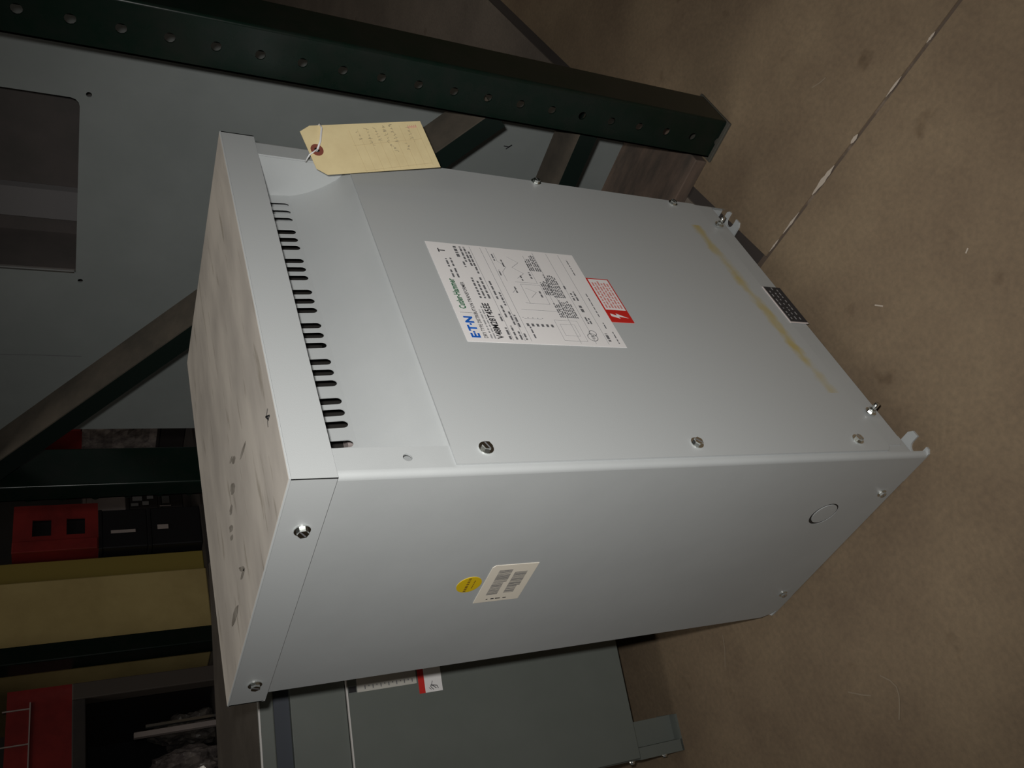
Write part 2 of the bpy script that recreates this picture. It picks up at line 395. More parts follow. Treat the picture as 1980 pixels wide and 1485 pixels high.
# recessed vent panel: scoop that runs in from the cover's top edge, then the slotted strip
prof = [(0.0015, 0.600), (0.0030, 0.610), (0.010, 0.6165), (0.022, 0.6255), (0.034, 0.6395), (0.044, 0.656), (0.0495, 0.669), (0.0515, 0.677)]
bm = bmesh.new(); xa, xb = 0.030, 0.484
rows = [[bm.verts.new((x, y, z)) for x in (xa, xb)] for y, z in prof]
for i in range(len(rows) - 1):
    f = bm.faces.new((rows[i][0], rows[i][1], rows[i + 1][1], rows[i + 1][0])); f.smooth = True
vp = bm_obj('vent_panel', bm, PAINT, T)
y0, z0 = prof[-1]; y1, z1 = 0.0585, 0.7575
Fv = fr((0, y0, z0), (1, 0, 0), (0, y1 - y0, z1 - z0)); Lv = math.hypot(y1 - y0, z1 - z0)
sl = [0.4640 - gi * 0.05474 - k * 0.0152 for gi in range(8) for k in range(3)]
sheet('slotted_strip', Fv, rect(xa, xb, 0, Lv), [slot2(x, 0.0035, 0.075, 0.0092) for x in sl], 0.0010, PAINT, T)
# jamb returns on both sides of the recess
for x, s in ((xa + 0.0002, -1), (xb - 0.0002, 1)):
    pr = [(0.0022, 0.611)] + [p for p in prof[2:]] + [(y1, z1), (0.0022, z1)]
    V = [(x, y, z) for y, z in pr] + [(x + s * 0.0015, y, z) for y, z in pr]; n = len(pr)
    mesh('jamb', V, [tuple(range(n)), tuple(range(2 * n - 1, n - 1, -1))] + [(i, (i + 1) % n, n + (i + 1) % n, n + i) for i in range(n)], PAINT, T)
# front cover
cov = sheet('front_cover', FRONT(-0.0022), [(0.0075, 0.068), (0.0135, 0.062), (W - 0.0135, 0.062), (W - 0.0065, 0.068), (W - 0.0065, 0.616), (0.0075, 0.616)], [], 0.0020, COVERM, T)
for x, z, r in ((0.024, 0.583, 0.4), (0.024, 0.343, 0.9), (0.024, 0.107, 0.2), (0.500, 0.111, 0.5), (0.505, 0.345, 0.1), (0.500, 0.583, 0.3)):
    screw((x, -0.0022, z), (0, -1, 0), cov, 1.0, 'screw', r)
# base: front rail under the cover, its two long screws, four mounting feet
rail = bmesh.new()
sheet_bm(rail, FRONT(-0.0012), [(0.022, 0.033), (0.490, 0.033), (0.498, 0.040), (0.498, 0.064), (0.016, 0.064), (0.016, 0.040)], [], 0.0022)
bbox(rail, 0.022, 0.49, 0.001, 0.03, 0.033, 0.035)
rl = bm_obj('base_rail', rail, PAINT, T)
for x in (0.067, 0.454):
    s = screw((x, -0.0035, 0.050), (0, -1, 0), rl, 0.95, 'screw', 0.5)
    bm = bmesh.new(); bmesh.ops.create_cone(bm, cap_ends=True, segments=12, radius1=0.0034, radius2=0.0030, depth=0.012, matrix=Matrix.Translation((x, -0.012, 0.0495)) @ Matrix.Rotation(math.pi / 2, 4, 'X'))
    bm_obj('screw_tip', bm, STEEL, rl, smooth=True)
def foot(x, s, front):
    f0 = -0.004 if front else D + 0.004; d = 1 if front else -1
    P = [(x, f0 + d * 0.004), (x + s * 0.004, f0), (x + s * 0.008, f0)]
    for i in range(9): a = math.pi * i / 8; P.append((x + s * (0.0165 - 0.0085 * math.cos(a)), f0 + d * (0.010 + 0.0085 * math.sin(a))))
    P += [(x + s * 0.025, f0), (x + s * 0.034, f0), (x + s * 0.038, f0 + d * 0.006), (x + s * 0.038, f0 + d * 0.055), (x, f0 + d * 0.055)]
    bm = bmesh.new(); sheet_bm(bm, fr((0, 0, 0.003), (1, 0, 0), (0, 1, 0)), P, [], 0.003)
    # upright web behind the slot
    xs = sorted((x + s * 0.002, x + s * 0.036)); ys = sorted((f0 + d * 0.034, f0 + d * 0.036))
    bbox(bm, xs[0], xs[1], ys[0], ys[1], 0.002, 0.034)
    bm_obj('foot', bm, PAINT, T)
for fr_ in (True, False):
    foot(0.0005, 1, fr_); foot(W - 0.0135, -1, fr_)
# screws low on the left side
for y, z in ((0.071, 0.023), (0.293, 0.027)): screw((0, y, z), (-1, 0, 0), T, 0.85, 'screw', 0.6)
# lid: top sheet, skirt with a notch at the rear, screws
LO = 0.0035; zb = H - 0.039; yb = D + 0.012
bm = bmesh.new()
V = bbox(bm, -LO, W + LO, -LO, yb, H - 0.0018, H)
bmesh.ops.bevel(bm, geom=[e for e in bm.edges if all(abs(v.co.z - H) < 1e-6 for v in e.verts)], offset=0.0016, segments=3, profile=0.5, affect='EDGES')
bmesh.ops.recalc_face_normals(bm, faces=bm.faces)
for f in bm.faces: f.material_index = 1 if f.normal.z > 0.95 else 0
lid = bm_obj('lid', bm, [LIDM, LIDTOP], T)
sheet('lid_skirt', FRONT(-LO), rect(-LO, W + LO, zb, H - 0.0017), [], 0.0018, LIDM, lid)
sheet('lid_skirt', LEFT(-LO), [(LO - 0.0004, zb), (LO - 0.0004, H - 0.0017), (-yb, H - 0.0017), (-yb, zb + 0.004), (-yb + 0.003, zb)], [], 0.0018, LIDM, lid)
sheet('lid_skirt', fr((W + LO, 0, 0), (0, 1, 0), (0, 0, 1)), rect(-LO, yb, zb, H - 0.0017), [], 0.0018, LIDM, lid)
sheet('lid_skirt', fr((0, yb, 0), (-1, 0, 0), (0, 0, 1)), rect(-W - LO, LO, zb, H - 0.0017), [], 0.0018, LIDM, lid)
for y, r in ((0.064, 0.7), (0.327, 1.1)):
    screw((-LO, y, 0.7395), (-1, 0, 0), lid, 1.0, 'screw', r); screw((W + LO, y, 0.7395), (1, 0, 0), lid, 1.0, 'screw', r)
# dark spots and a scribbled mark on the lid's dusty top
Ft = fr((0, 0, H), (1, 0, 0), (0, 1, 0)); sp = []
for px, py, a, b in ((450, 945, 0.006, 0.013), (447, 985, 0.005, 0.009), (447, 1022, 0.004, 0.010), (452, 890, 0.004, 0.011), (470, 870, 0.003, 0.018), (468, 1100, 0.003, 0.015), (447, 890, 0.003, 0.009), (455, 1190, 0.006, 0.02), (470, 1110, 0.003, 0.012), (448, 1040, 0.003, 0.008)):
    c = at(px, py, 2, H); th = random.uniform(1.0, 1.5)
    P = []
    for i in range(14):
        q = 2 * math.pi * i / 14; k = random.uniform(0.7, 1.1); ex, ey = b * 1.1 * k * math.cos(q), a * 1.0 * k * math.sin(q)
        P.append((c.x + ex * math.cos(th) - ey * math.sin(th), c.y + ex * math.sin(th) + ey * math.cos(th)))
    sp.append(P)
GRIME = mat('grime', (0.24, 0.215, 0.185), 0.9, vcol=(0.4, 0.37, 0.33), scale=60)
for P in sp: decal('grime_spot', Ft, [P], 0.0003, GRIME, lid)
def stroke(pts, w, F=None):
    out = []
    for a, b in zip(pts[:-1], pts[1:]):
        d = Vector((b[0] - a[0], b[1] - a[1])); 
        if d.length < 1e-7: continue
        s = Vector((-d.y, d.x)).normalized() * w
        out.append([(a[0] - s.x, a[1] - s.y), (b[0] - s.x, b[1] - s.y), (b[0] + s.x, b[1] + s.y), (a[0] + s.x, a[1] + s.y)])
    return out
c = [at(x, y, 2, H) for x, y in ((518, 790), (516, 803), (520, 812), (514, 806), (522, 803), (518, 815), (519, 826))]
decal('pen_mark', Ft, stroke([(p.x, p.y) for p in c], 0.0007), 0.0004, BLACK, lid)

# ---- nameplate on the cover
Fn = FRONT(-0.0027)
x0, x1, za, zb2 = 0.1675, 0.3370, 0.359, 0.5555
np_ = sheet('nameplate', Fn, rect(x0, x1, za, zb2), [], 0.0006, WHITE, cov)
U = lambda u: x0 + u * 0.1695          # 0..1 across
Vv = lambda v: zb2 - v * 0.1965        # 0..1 downwards
def words(rows, m, name='printed_text', lift=0.0004):
    P = []
    for u0, u1, v, h in rows:
        u = u0
        while u < u1 - 0.004:
            w = min(random.uniform(0.012, 0.05), u1 - u); P.append(rect(U(u), U(u + w), Vv(v + h / 2), Vv(v - h / 2))); u += w + 0.009
    return decal(name, Fn, P, lift, m, np_)
text('logo', Fn, 'E\u00b7T\u00b7N', U(0.03), Vv(0.083), 0.0135, BLUE, np_, 0.0005, 0.0006, 1.05)
decal('logo_rule', Fn, [rect(U(0.262), U(0.266), Vv(0.10), Vv(0.025))], 0.0005, LGREY, np_)
text('brand_text', Fn, 'Cutler-Hammer', U(0.30), Vv(0.075), 0.0108, GREENP, np_, 0.0005, 0.0003, 0.72)
text('type_text', Fn, 'DRY TYPE DISTRIBUTION TRANSFORMER', U(0.03), Vv(0.128), 0.0062, BLACK, np_, 0.0005, 0.00008, 0.80)
text('catalog_text', Fn, 'V48M28T45EE', U(0.03), Vv(0.222), 0.0112, BLACK, np_, 0.0005, 0.00025, 0.86)
text('letter_mark', Fn, 'T', U(0.885), Vv(0.10), 0.012, BLACK, np_, 0.0005, 0.0002)
words([(0.62, 0.70, 0.085, 0.012), (0.73, 0.82, 0.085, 0.012), (0.62, 0.72, 0.115, 0.012), (0.74, 0.83, 0.115, 0.012)], DGREY)
words([(0.03, 0.30, 0.150, 0.010), (0.03, 0.34, 0.170, 0.009)], LGREY)
words([(0.03, 0.14, 0.262, 0.014), (0.2, 0.27, 0.262, 0.012), (0.42, 0.63, 0.195, 0.013), (0.42, 0.60, 0.222, 0.012), (0.42, 0.64, 0.25, 0.013), (0.85, 0.97, 0.175, 0.02), (0.74, 0.80, 0.19, 0.012), (0.80, 0.97, 0.21, 0.013), (0.76, 0.97, 0.235, 0.013), (0.68, 0.92, 0.255, 0.012)], DGREY)
words([(0.03, 0.16, 0.30, 0.012), (0.24, 0.36, 0.30, 0.012), (0.42, 0.62, 0.30, 0.012), (0.03, 0.12, 0.33, 0.012), (0.17, 0.30, 0.33, 0.012), (0.36, 0.5, 0.33, 0.012), (0.03, 0.10, 0.36, 0.012), (0.15, 0.27, 0.355, 0.012)], DGREY)
# ruled lines
L = []
for v in (0.275, 0.345, 0.385, 0.70, 0.80, 0.885): L.append(rect(U(0.02), U(0.98), Vv(v + 0.0015), Vv(v - 0.0015)))
decal('ruled_lines', Fn, L, 0.0003, LGREY, np_)
# wiring diagram
dg = []
pts = lambda *a: [(U(u), Vv(v)) for u, v in a]
for zz in ([(0.62, 0.42), (0.72, 0.42), (0.78, 0.46), (0.84, 0.42), (0.93, 0.42)], [(0.62, 0.47), (0.62, 0.62), (0.93, 0.62)], [(0.40, 0.47), (0.40, 0.63)], [(0.40, 0.50), (0.60, 0.50), (0.60, 0.63), (0.40, 0.63)], [(0.46, 0.53), (0.52, 0.58), (0.56, 0.52)], [(0.66, 0.50), (0.72, 0.56), (0.78, 0.50), (0.84, 0.56), (0.90, 0.50)], [(0.50, 0.42), (0.55, 0.46)], [(0.33, 0.42), (0.33, 0.65)], [(0.24, 0.41), (0.24, 0.52)], [(0.40, 0.66), (0.64, 0.66)]):
    dg += stroke(pts(*zz), 0.00028)
decal('wiring_diagram', Fn, dg, 0.0004, LGREY, np_)
words([(0.05, 0.17, 0.42, 0.010), (0.68, 0.74, 0.40, 0.009), (0.84, 0.93, 0.405, 0.009), (0.5, 0.57, 0.45, 0.01), (0.78, 0.86, 0.45, 0.01), (0.64, 0.7, 0.53, 0.01), (0.47, 0.54, 0.605, 0.012), (0.67, 0.74, 0.60, 0.012)], DGREY)
decal('terminal_row', Fn, [rect(U(0.165), U(0.192), Vv(0.405 + 0.031 * i + 0.016), Vv(0.405 + 0.031 * i)) for i in range(6)], 0.0004, DGREY, np_)
decal('terminal_row', Fn, [rect(U(0.245), U(0.252), Vv(0.40 + 0.031 * i + 0.008), Vv(0.40 + 0.031 * i)) for i in range(5)], 0.0004, LGREY, np_)
decal('wiring_box', Fn, sum([stroke(pts(*q), 0.00025) for q in ([(0.04, 0.60), (0.24, 0.60), (0.24, 0.75), (0.04, 0.75), (0.04, 0.60)], [(0.09, 0.625), (0.2, 0.625), (0.2, 0.72), (0.09, 0.72), (0.09, 0.625)])], []), 0.0004, LGREY, np_)
# dense blocks of small print
blk = []
for u0, u1, v0, v1 in ((0.27, 0.42, 0.66, 0.70), (0.27, 0.45, 0.705, 0.775), (0.50, 0.66, 0.645, 0.69), (0.48, 0.73, 0.695, 0.765), (0.76, 0.90, 0.62, 0.655), (0.76, 0.96, 0.665, 0.70)):
    v = v0
    while v < v1: blk.append((u0, u1 - random.uniform(0, 0.03), v, 0.0085)); v += 0.0135
words(blk, DGREY)
words([(0.22, 0.30, 0.825, 0.011), (0.22, 0.28, 0.845, 0.011), (0.34, 0.41, 0.835, 0.02), (0.46, 0.54, 0.82, 0.012), (0.46, 0.56, 0.845, 0.012), (0.58, 0.62, 0.80, 0.012), (0.05, 0.13, 0.905, 0.018), (0.03, 0.15, 0.96, 0.008), (0.18, 0.24, 0.93, 0.008), (0.30, 0.55, 0.93, 0.007), (0.75, 0.93, 0.93, 0.007)], DGREY)
ul = []
for cu_, cv_, rr in ((0.085, 0.80, 0.0062), (0.125, 0.815, 0.0045)):
    q = ring(U(cu_), Vv(cv_), rr, 20); ul += stroke(q + q[:1], 0.0004)
decal('approval_mark', Fn, ul, 0.0004, DGREY, np_)
text('approval_text', Fn, 'UL', U(0.066), Vv(0.812), 0.006, DGREY, np_, 0.0005, 0.0001)
# ---- red warning label
wl = sheet('warning_label', Fn, rect(0.2115, 0.2925, 0.3265, 0.3587), [], 0.0005, RED, cov)
decal('label_field', Fn, [rect(0.2330, 0.2905, 0.3285, 0.3570)], 0.0003, WHITE, wl)
decal('lightning_bolt', Fn, [[(0.2215, 0.3545), (0.2175, 0.3435), (0.2212, 0.3445), (0.2190, 0.3310), (0.2268, 0.3465), (0.2228, 0.3458), (0.2262, 0.3545)]], 0.0003, WHITE, wl)
wr = []
for i in range(6):
    x = 0.236
    while x < 0.284:
        w = random.uniform(0.003, 0.009); wr.append(rect(x, min(x + w, 0.287), 0.3535 - i * 0.0042 - 0.0012, 0.3535 - i * 0.0042 + 0.0012)); x += w + 0.0015
decal('warning_text', Fn, wr, 0.0005, PINK, wl)
# ---- black label with a white rim, bent over the base rail
bl = sheet('black_label', FRONT(-0.0032), rect(0.2310, 0.3065, 0.0305, 0.0635), [], 0.0006, mat('label_rim_white', (0.8, 0.72, 0.7), 0.5), rl)
decal('black_field', FRONT(-0.0032), [rect(0.2330, 0.3065, 0.0305, 0.0617)], 0.0003, BLACK, bl)
q = []
for i in range(3):
    x = 0.238
    while x < 0.30:
        w = random.uniform(0.002, 0.006); q.append(rect(x, x + w, 0.055 - i * 0.008, 0.0572 - i * 0.008)); x += w + random.uniform(0.002, 0.006)
decal('label_print', FRONT(-0.0032), q, 0.0005, LGREY, bl)
# ---- barcode sticker and round yellow sticker on the left side
Fl = LEFT(-0.0005); uu = lambda y: -y
st = sheet('barcode_sticker', Fl, [(-0.2215, 0.4735), (-0.2215, 0.5275), (-0.1560, 0.5275), (-0.1525, 0.5245), (-0.1540, 0.4735), (-0.157, 0.4735)], [], 0.0005, CREAM, T)
bars = []
def barcode(y0, y1, z0, z1, gap):
    y = y0
    while y < y1:
        w = random.choice((0.0004, 0.0007, 0.0011)); k = 0.003 if y > gap else 0.0
        bars.append(rect(-(y + w), -y, z0 - (0.002 if y < gap else -0.001), z1)); y += w + random.choice((0.0004, 0.0005, 0.0008))
barcode(0.1615, 0.2075, 0.5035, 0.5175, 0.184); barcode(0.1670, 0.2055, 0.4845, 0.4975, 0.192)
decal('barcode', Fl, bars, 0.0003, DGREY, st)
decal('sticker_text', Fl, [rect(-0.2165, -0.2148, z, z + w) for z, w in ((0.4905, 0.004), (0.4975, 0.006), (0.505, 0.004), (0.5125, 0.002))], 0.0003, BLACK, st)
ys = sheet('round_sticker', Fl, ring(-0.1835, 0.5448, 0.0138, 36), [], 0.0005, YEL, T)
decal('sticker_print', Fl, [rect(-0.1955 + 0.0032 * i, -0.1955 + 0.0032 * i + random.uniform(0.0016, 0.0026), 0.5455, 0.5485) for i in range(8)] + [rect(-0.190 + 0.003 * i, -0.188 + 0.003 * i, 0.5395, 0.5408) for i in range(5)], 0.0003, mat('sticker_ink', (0.2, 0.11, 0.01), 0.7), ys)

# ================================================================== manila tag tied to the right jamb
nT = Vector((-0.5, -0.86, 0)).normalized(); pT = Vector((0.47, -0.03, 0.66))
def onT(x, y):
    d = RGT * ((x - 990) / FPX) + DWN * ((y - 742.5) / FPX) + FWD
    return CAM + d * (nT.dot(pT - CAM) / nT.dot(d))
A = [onT(*p) for p in ((852, 323), (812, 234))]            # bottom edge
B = [onT(*p) for p in ((625, 334), (595, 246))]
hole = onT(613, 290)
u = (A[1] - A[0]).normalized(); vv = ((B[0] + B[1]) / 2 - (A[0] + A[1]) / 2); vv = (vv - u * vv.dot(u) * 0.35).normalized()
TG = empty('paper_tag', (0.465, -0.027, 0.507), 'manila paper tag with brown eyelet tied by white string to the grey transformer', 'tag')
# solve the card outline in the (u, v) basis of its own plane
Ftag = (A[0], u, vv, nT)
det = 1 - u.dot(vv) ** 2
def uv(p):
    d = p - A[0]; a, b = d.dot(u), d.dot(vv); k = u.dot(vv); return ((a - k * b) / det, (b - k * a) / det)
outl = [uv(onT(*p)) for p in ((852, 323), (812, 234), (598, 243), (580, 254), (612, 326), (634, 338))]
hc = uv(hole); w_ = uv(A[1])[0]; h_ = outl[2][1]
bm = bmesh.new(); sheet_bm(bm, Ftag, outl, [ring(hc[0], hc[1], 0.0032, 14)], 0.0006)
card = bm_obj('card', bm, MANILA, TG)
bm = bmesh.new(); sheet_bm(bm, (A[0] + nT * 0.0006, u, vv, nT), ring(hc[0], hc[1], 0.0074, 20), [ring(hc[0], hc[1], 0.0032, 14)], 0.0016)
bm_obj('eyelet', bm, EYE, TG)
ln = []
for i in range(9): b = h_ * (0.06 + 0.078 * i); ln.append(rect(w_ * 0.06, w_ * 0.94, b, b + 0.0004))
for a in (0.10, 0.62): ln.append(rect(w_ * a, w_ * a + 0.0004, h_ * 0.06, h_ * 0.70))
decal('form_lines', Ftag, ln, 0.0004, MLINE, TG)
pen = []
for r, (b, a0, a1) in enumerate(((0.30, 0.60, 0.97), (0.37, 0.52, 0.96), (0.45, 0.66, 0.98), (0.53, 0.58, 0.93), (0.15, 0.58, 0.88), (0.22, 0.42, 0.60), (0.34, 0.40, 0.52), (0.62, 0.72, 0.92))):
    x = a0
    while x < a1:
        q = [(w_ * (x + 0.01 * k), h_ * (b + random.uniform(-0.02, 0.02))) for k in range(random.randint(3, 6))]
        pen += stroke(q, 0.00028); x += 0.01 * len(q) + 0.025
decal('handwriting', Ftag, pen, 0.0005, MPEN, TG)
q = []
for k in range(5): q += stroke([(w_ * 0.86, h_ * (0.06 + 0.018 * k)), (w_ * 0.92, h_ * (0.065 + 0.018 * k)), (w_ * 0.87, h_ * (0.072 + 0.018 * k))], 0.0003)
decal('red_stamp', Ftag, q, 0.0005, PINK, TG)
anchor = Vector((W - 0.018, -0.0005, 0.658))
p1 = onT(618, 276) - (-nT) * 0.001 + nT * 0.002; p2 = onT(621, 250) + nT * 0.0025
tube('string', [hole - nT * 0.004, hole + nT * 0.003, p1, p2, onT(618, 241) + nT * 0.001, onT(612, 243) - nT * 0.006, onT(604, 270) - nT * 0.012, anchor + Vector((-0.001, -0.006, 0)), anchor + Vector((0, 0.006, 0))], 0.0012, STRING, TG)
tube('string', [hole + nT * 0.003, onT(606, 295) + nT * 0.002, onT(598, 300) + nT * 0.001, onT(594, 305) - nT * 0.008, anchor + Vector((0, 0.0035, 0))], 0.0008, STRING, TG)

# ================================================================== rack upright
RK = empty('rack_upright', (0.64, 0, 0), 'dark green perforated steel rack upright with dusty braces beside the transformer', 'storage rack')
def post(y0, y1, ztop):
    xa, xb, t = 0.600, 0.684, 0.0022
    bm = bmesh.new(); zs = [0.104 + 0.0508 * i for i in range(-2, 60) if 0.104 + 0.0508 * i < ztop - 0.02]
    yh = y0 + 0.034
    F = LEFT(xa)
    # split into cells so the fill stays clean
    zc = [0.004] + [z + 0.0254 for z in zs[:-1]] + [ztop]
    ls = 0.0
    for z, (a, b) in zip(zs, zip(zc[:-1], zc[1:])):
        sheet_bm(bm, F, rect(-(y1), -(y0 + 0.004), a, b), [ring(-yh, z, 0.0062, 12)], t)
    bmesh.ops.remove_doubles(bm, verts=bm.verts, dist=0.00002)
        # bent front corners, front web, right flange, rear lips
    n = 5; r = 0.004; prf = []
    for i in range(n + 1): a = math.pi / 2 * i / n; prf.append((xa + r - r * math.cos(a), y0 + r - r * math.sin(a)))
    for i in range(n + 1): a = math.pi / 2 * i / n; prf.append((xb - r + r * math.sin(a), y0 + r - r * math.cos(a)))
    prf += [(xb, y1)]
    V0 = [bm.verts.new((x, y, 0.004)) for x, y in prf]; V1 = [bm.verts.new((x, y, ztop)) for x, y in prf]
    cx, cy = (xa + xb) / 2, (y0 + y1) / 2 + 0.02
    W0 = []; W1 = []
    for i, (x, y) in enumerate(prf):
        a = prf[max(i - 1, 0)]; b = prf[min(i + 1, len(prf) - 1)]; d = Vector((b[0] - a[0], b[1] - a[1])).normalized()
        W0.append(bm.verts.new((x - d.y * t, y + d.x * t, 0.004))); W1.append(bm.verts.new((x - d.y * t, y + d.x * t, ztop)))
    for i in range(len(prf) - 1):
        f = bm.faces.new((V0[i], V0[i + 1], V1[i + 1], V1[i])); f.smooth = (i < n or n < i <= 2 * n)
        bm.faces.new((W0[i], W1[i], W1[i + 1], W0[i + 1]))
        bm.faces.new([bm.verts.new(k.co) for k in (V1[i], V1[i + 1], W1[i + 1], W1[i])])
    bbox(bm, xa, xa + 0.008, y1 - t, y1, 0.004, ztop); bbox(bm, xb - 0.008, xb, y1 - t, y1, 0.004, ztop)
    p = bm_obj('post', bm, RGREEN, RK)
    return p
PA = (-0.100, -0.037); PB = (0.737, 0.773)
pf = post(*PA, 2.2); post(*PB, 2.2)
for y0, y1 in (PA, PB):
    bm = bmesh.new(); bbox(bm, 0.593, 0.690, y0 - 0.001, y1 + 0.005, 0.0, 0.0045); bm_obj('foot_plate', bm, mat('plate_edge', (0.075, 0.072, 0.06), 0.6), RK, bevel=0.0008)
# scraped paint on the near corner
Fp = LEFT(0.5996)
sc = []
for px, py, w in ((735, 104, 0.010), (770, 109, 0.006), (782, 111, 0.008), (795, 116, 0.005)):
    c = at(px, py, 1, -0.1002); sc.append([(c.x - 0.004, c.z - w), (c.x + 0.001, c.z - w * 0.6), (c.x + 0.002, c.z + w * 0.7), (c.x - 0.003, c.z + w)])
decal('paint_scrape', FRONT(-0.1002), [[(max(0.6035, a), b) for a, b in P] for P in sc], 0.0003, mat('bare_steel', (0.6, 0.55, 0.42), 0.45), RK)
def brace(p0, p1, w0=0.609, w1=0.677, h=0.032):
    """channel between the posts, in the plane of the frame; dusty top, dark sides"""
    a = Vector((0, p0[0], p0[1])); b = Vector((0, p1[0], p1[1])); d = (b - a).normalized(); n = Vector((0, -d.z, d.y))
    M = Matrix(((1, 0, 0, 0), (0, d.y, n.y, a.y), (0, d.z, n.z, a.z), (0, 0, 0, 1))); L = (b - a).length
    bm = bmesh.new()
    bbox(bm, w0, w1, 0, L, -0.002, 0, 1, M); bbox(bm, w0, w0 + 0.002, 0, L, -h, -0.002, 0, M); bbox(bm, w1 - 0.002, w1, 0, L, -h, -0.002, 0, M)
    bbox(bm, w0 + 0.002, w0 + 0.010, 0, L, -h, -h + 0.002, 0, M); bbox(bm, w1 - 0.010, w1 - 0.002, 0, L, -h, -h + 0.002, 0, M)
    return bm_obj('brace', bm, [BRACE, DUST], RK)
brace((-0.045, 0.243), (0.7400, 0.243))
brace((-0.046, 0.389), (0.7400, 1.060))
brace((-0.045, 1.65), (0.7400, 1.08))

# ================================================================== grey cabinet behind the rack
xc = 0.80; CB = empty('control_cabinet', (xc, 0.4, 0), 'large grey metal cabinet with rectangular cut-out behind the green rack upright', 'cabinet')
ya, yb_, zt, zl = 0.045, 0.815, 1.50, 0.0225
op = (0.134, 0.441, 0.903, 1.20)
hol = [[(-a, b) for a, b in ring(y, z, 0.004, 10)] for y, z in ((0.126, 0.892), (0.457, 0.896), (0.299, 0.895))]
rc = 0.012
opl = [(-op[1], op[2]), (-op[0] - rc, op[2])] + [(-op[0] - rc + rc * math.sin(a), op[2] + rc - rc * math.cos(a)) for a in (0.5, 1.0)] + [(-op[0], op[2] + rc), (-op[0], op[3]), (-op[1], op[3])]
sheet('front_panel', LEFT(xc), rect(-yb_, -ya, zl, zt), [opl] + hol[:2], 0.003, CAB, CB)
box('side_wall', xc + 0.003, xc + 0.20, ya, ya + 0.003, zl, zt, CAB, CB); box('side_wall', xc + 0.003, xc + 0.20, yb_ - 0.003, yb_, zl, zt, CAB, CB)
box('top_panel', xc + 0.003, xc + 0.20, ya, yb_, zt - 0.003, zt, CAB, CB); box('bottom_panel', xc + 0.003, xc + 0.20, ya + .003, yb_ - .003, zl, zl + 0.003, CAB, CB)
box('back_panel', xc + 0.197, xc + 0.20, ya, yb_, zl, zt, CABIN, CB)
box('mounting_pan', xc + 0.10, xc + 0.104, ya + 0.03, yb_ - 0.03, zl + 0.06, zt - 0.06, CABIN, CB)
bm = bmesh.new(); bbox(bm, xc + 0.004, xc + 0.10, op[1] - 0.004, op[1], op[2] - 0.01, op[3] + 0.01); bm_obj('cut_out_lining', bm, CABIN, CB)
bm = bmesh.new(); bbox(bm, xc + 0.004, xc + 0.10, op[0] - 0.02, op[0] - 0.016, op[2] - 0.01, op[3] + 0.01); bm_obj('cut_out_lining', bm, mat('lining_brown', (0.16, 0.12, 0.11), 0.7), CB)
box('inner_strap', xc + 0.085, xc + 0.099, 0.345, 0.40, op[2] - 0.3, op[3] + 0.1, mat('strap_grey', (0.2, 0.19, 0.19), 0.5), CB)
box('cut_out_glint', xc - 0.0015, xc + 0.004, op[1] - 0.0025, op[1], op[2] + 0.002, op[3], STEEL, CB)  # bright strip added for the glint along this edge
decal('pen_mark', LEFT(xc), stroke([(-at(974, 282, 0, xc).y, at(974, 282, 0, xc).z), (-at(984, 284, 0, xc).y, at(984, 284, 0, xc).z), (-at(990, 280, 0, xc).y, at(990, 280, 0, xc).z), (-at(978, 288, 0, xc).y, at(978, 288, 0, xc).z)], 0.001), 0.0005, BLACK, CB)
decal('scratch', LEFT(xc), stroke([(-at(x, y, 0, xc).y, at(x, y, 0, xc).z) for x, y in ((0, 685), (70, 686), (158, 689))], 0.0008), 0.0005, DGREY, CB)
pk = box('wooden_plank', 0.6015, 0.86, -0.028, 0.688, 0.0, 0.0225, WOOD, None, bevel=0.0015)
tag(pk, 'dark stained wooden board lying on the floor under the grey cabinet', 'plank')
pk2 = box('wooden_plank', 0.90, 0.995, 0.06, 0.81, 0.0, 0.0225, WOOD, None, bevel=0.0015)
tag(pk2, 'narrow wooden strip on the floor under the rear edge of the grey cabinet', 'plank')

# ================================================================== second transformer behind, to the left
ang = math.atan2(-0.365, 0.93)
E2 = empty('transformer', (0, 0, 0), 'older greenish grey transformer enclosure with red and white tag, standing behind the other', 'transformer')
E2.matrix_world = Matrix.Translation((-0.03, 0.68, 0)) @ Matrix.Rotation(ang, 4, 'Z')
W2, D2, u0 = 0.43, 0.36, -0.021
box('body', u0, W2, 0.012, D2, 0.085, 0.655, GREY2, E2, bevel=0.002)
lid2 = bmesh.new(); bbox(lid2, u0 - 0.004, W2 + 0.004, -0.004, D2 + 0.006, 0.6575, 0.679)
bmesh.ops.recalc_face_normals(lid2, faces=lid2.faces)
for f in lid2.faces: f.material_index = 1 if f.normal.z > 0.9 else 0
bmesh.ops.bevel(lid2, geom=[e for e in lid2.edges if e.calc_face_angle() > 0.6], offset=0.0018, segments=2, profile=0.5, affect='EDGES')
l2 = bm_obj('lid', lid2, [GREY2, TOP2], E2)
box('lid_edge_highlight', u0 - 0.003, W2 + 0.003, -0.0045, -0.0030, 0.6762, 0.6785, EDGE, l2)  # painted highlight along the lid's front edge
box('vent_recess', u0 + 0.003, W2 - 0.003, 0.008, 0.014, 0.634, 0.658, BLUEGREY, E2)
box('upper_panel', u0, W2, -0.001, 0.012, 0.556, 0.634, GREY2, E2, bevel=0.001)
c2 = box('front_cover', u0 + 0.003, W2 - 0.002, -0.0055, 0.012, 0.089, 0.5545, GREY2, E2, bevel=0.0012)
box('cover_edge_highlight', u0 + 0.004, W2 - 0.003, -0.0058, -0.0015, 0.5535, 0.5553, EDGE, c2)  # bright line painted where the cover's top catches light
F2 = fr((0, -0.0058, 0), (1, 0, 0), (0, 0, 1))
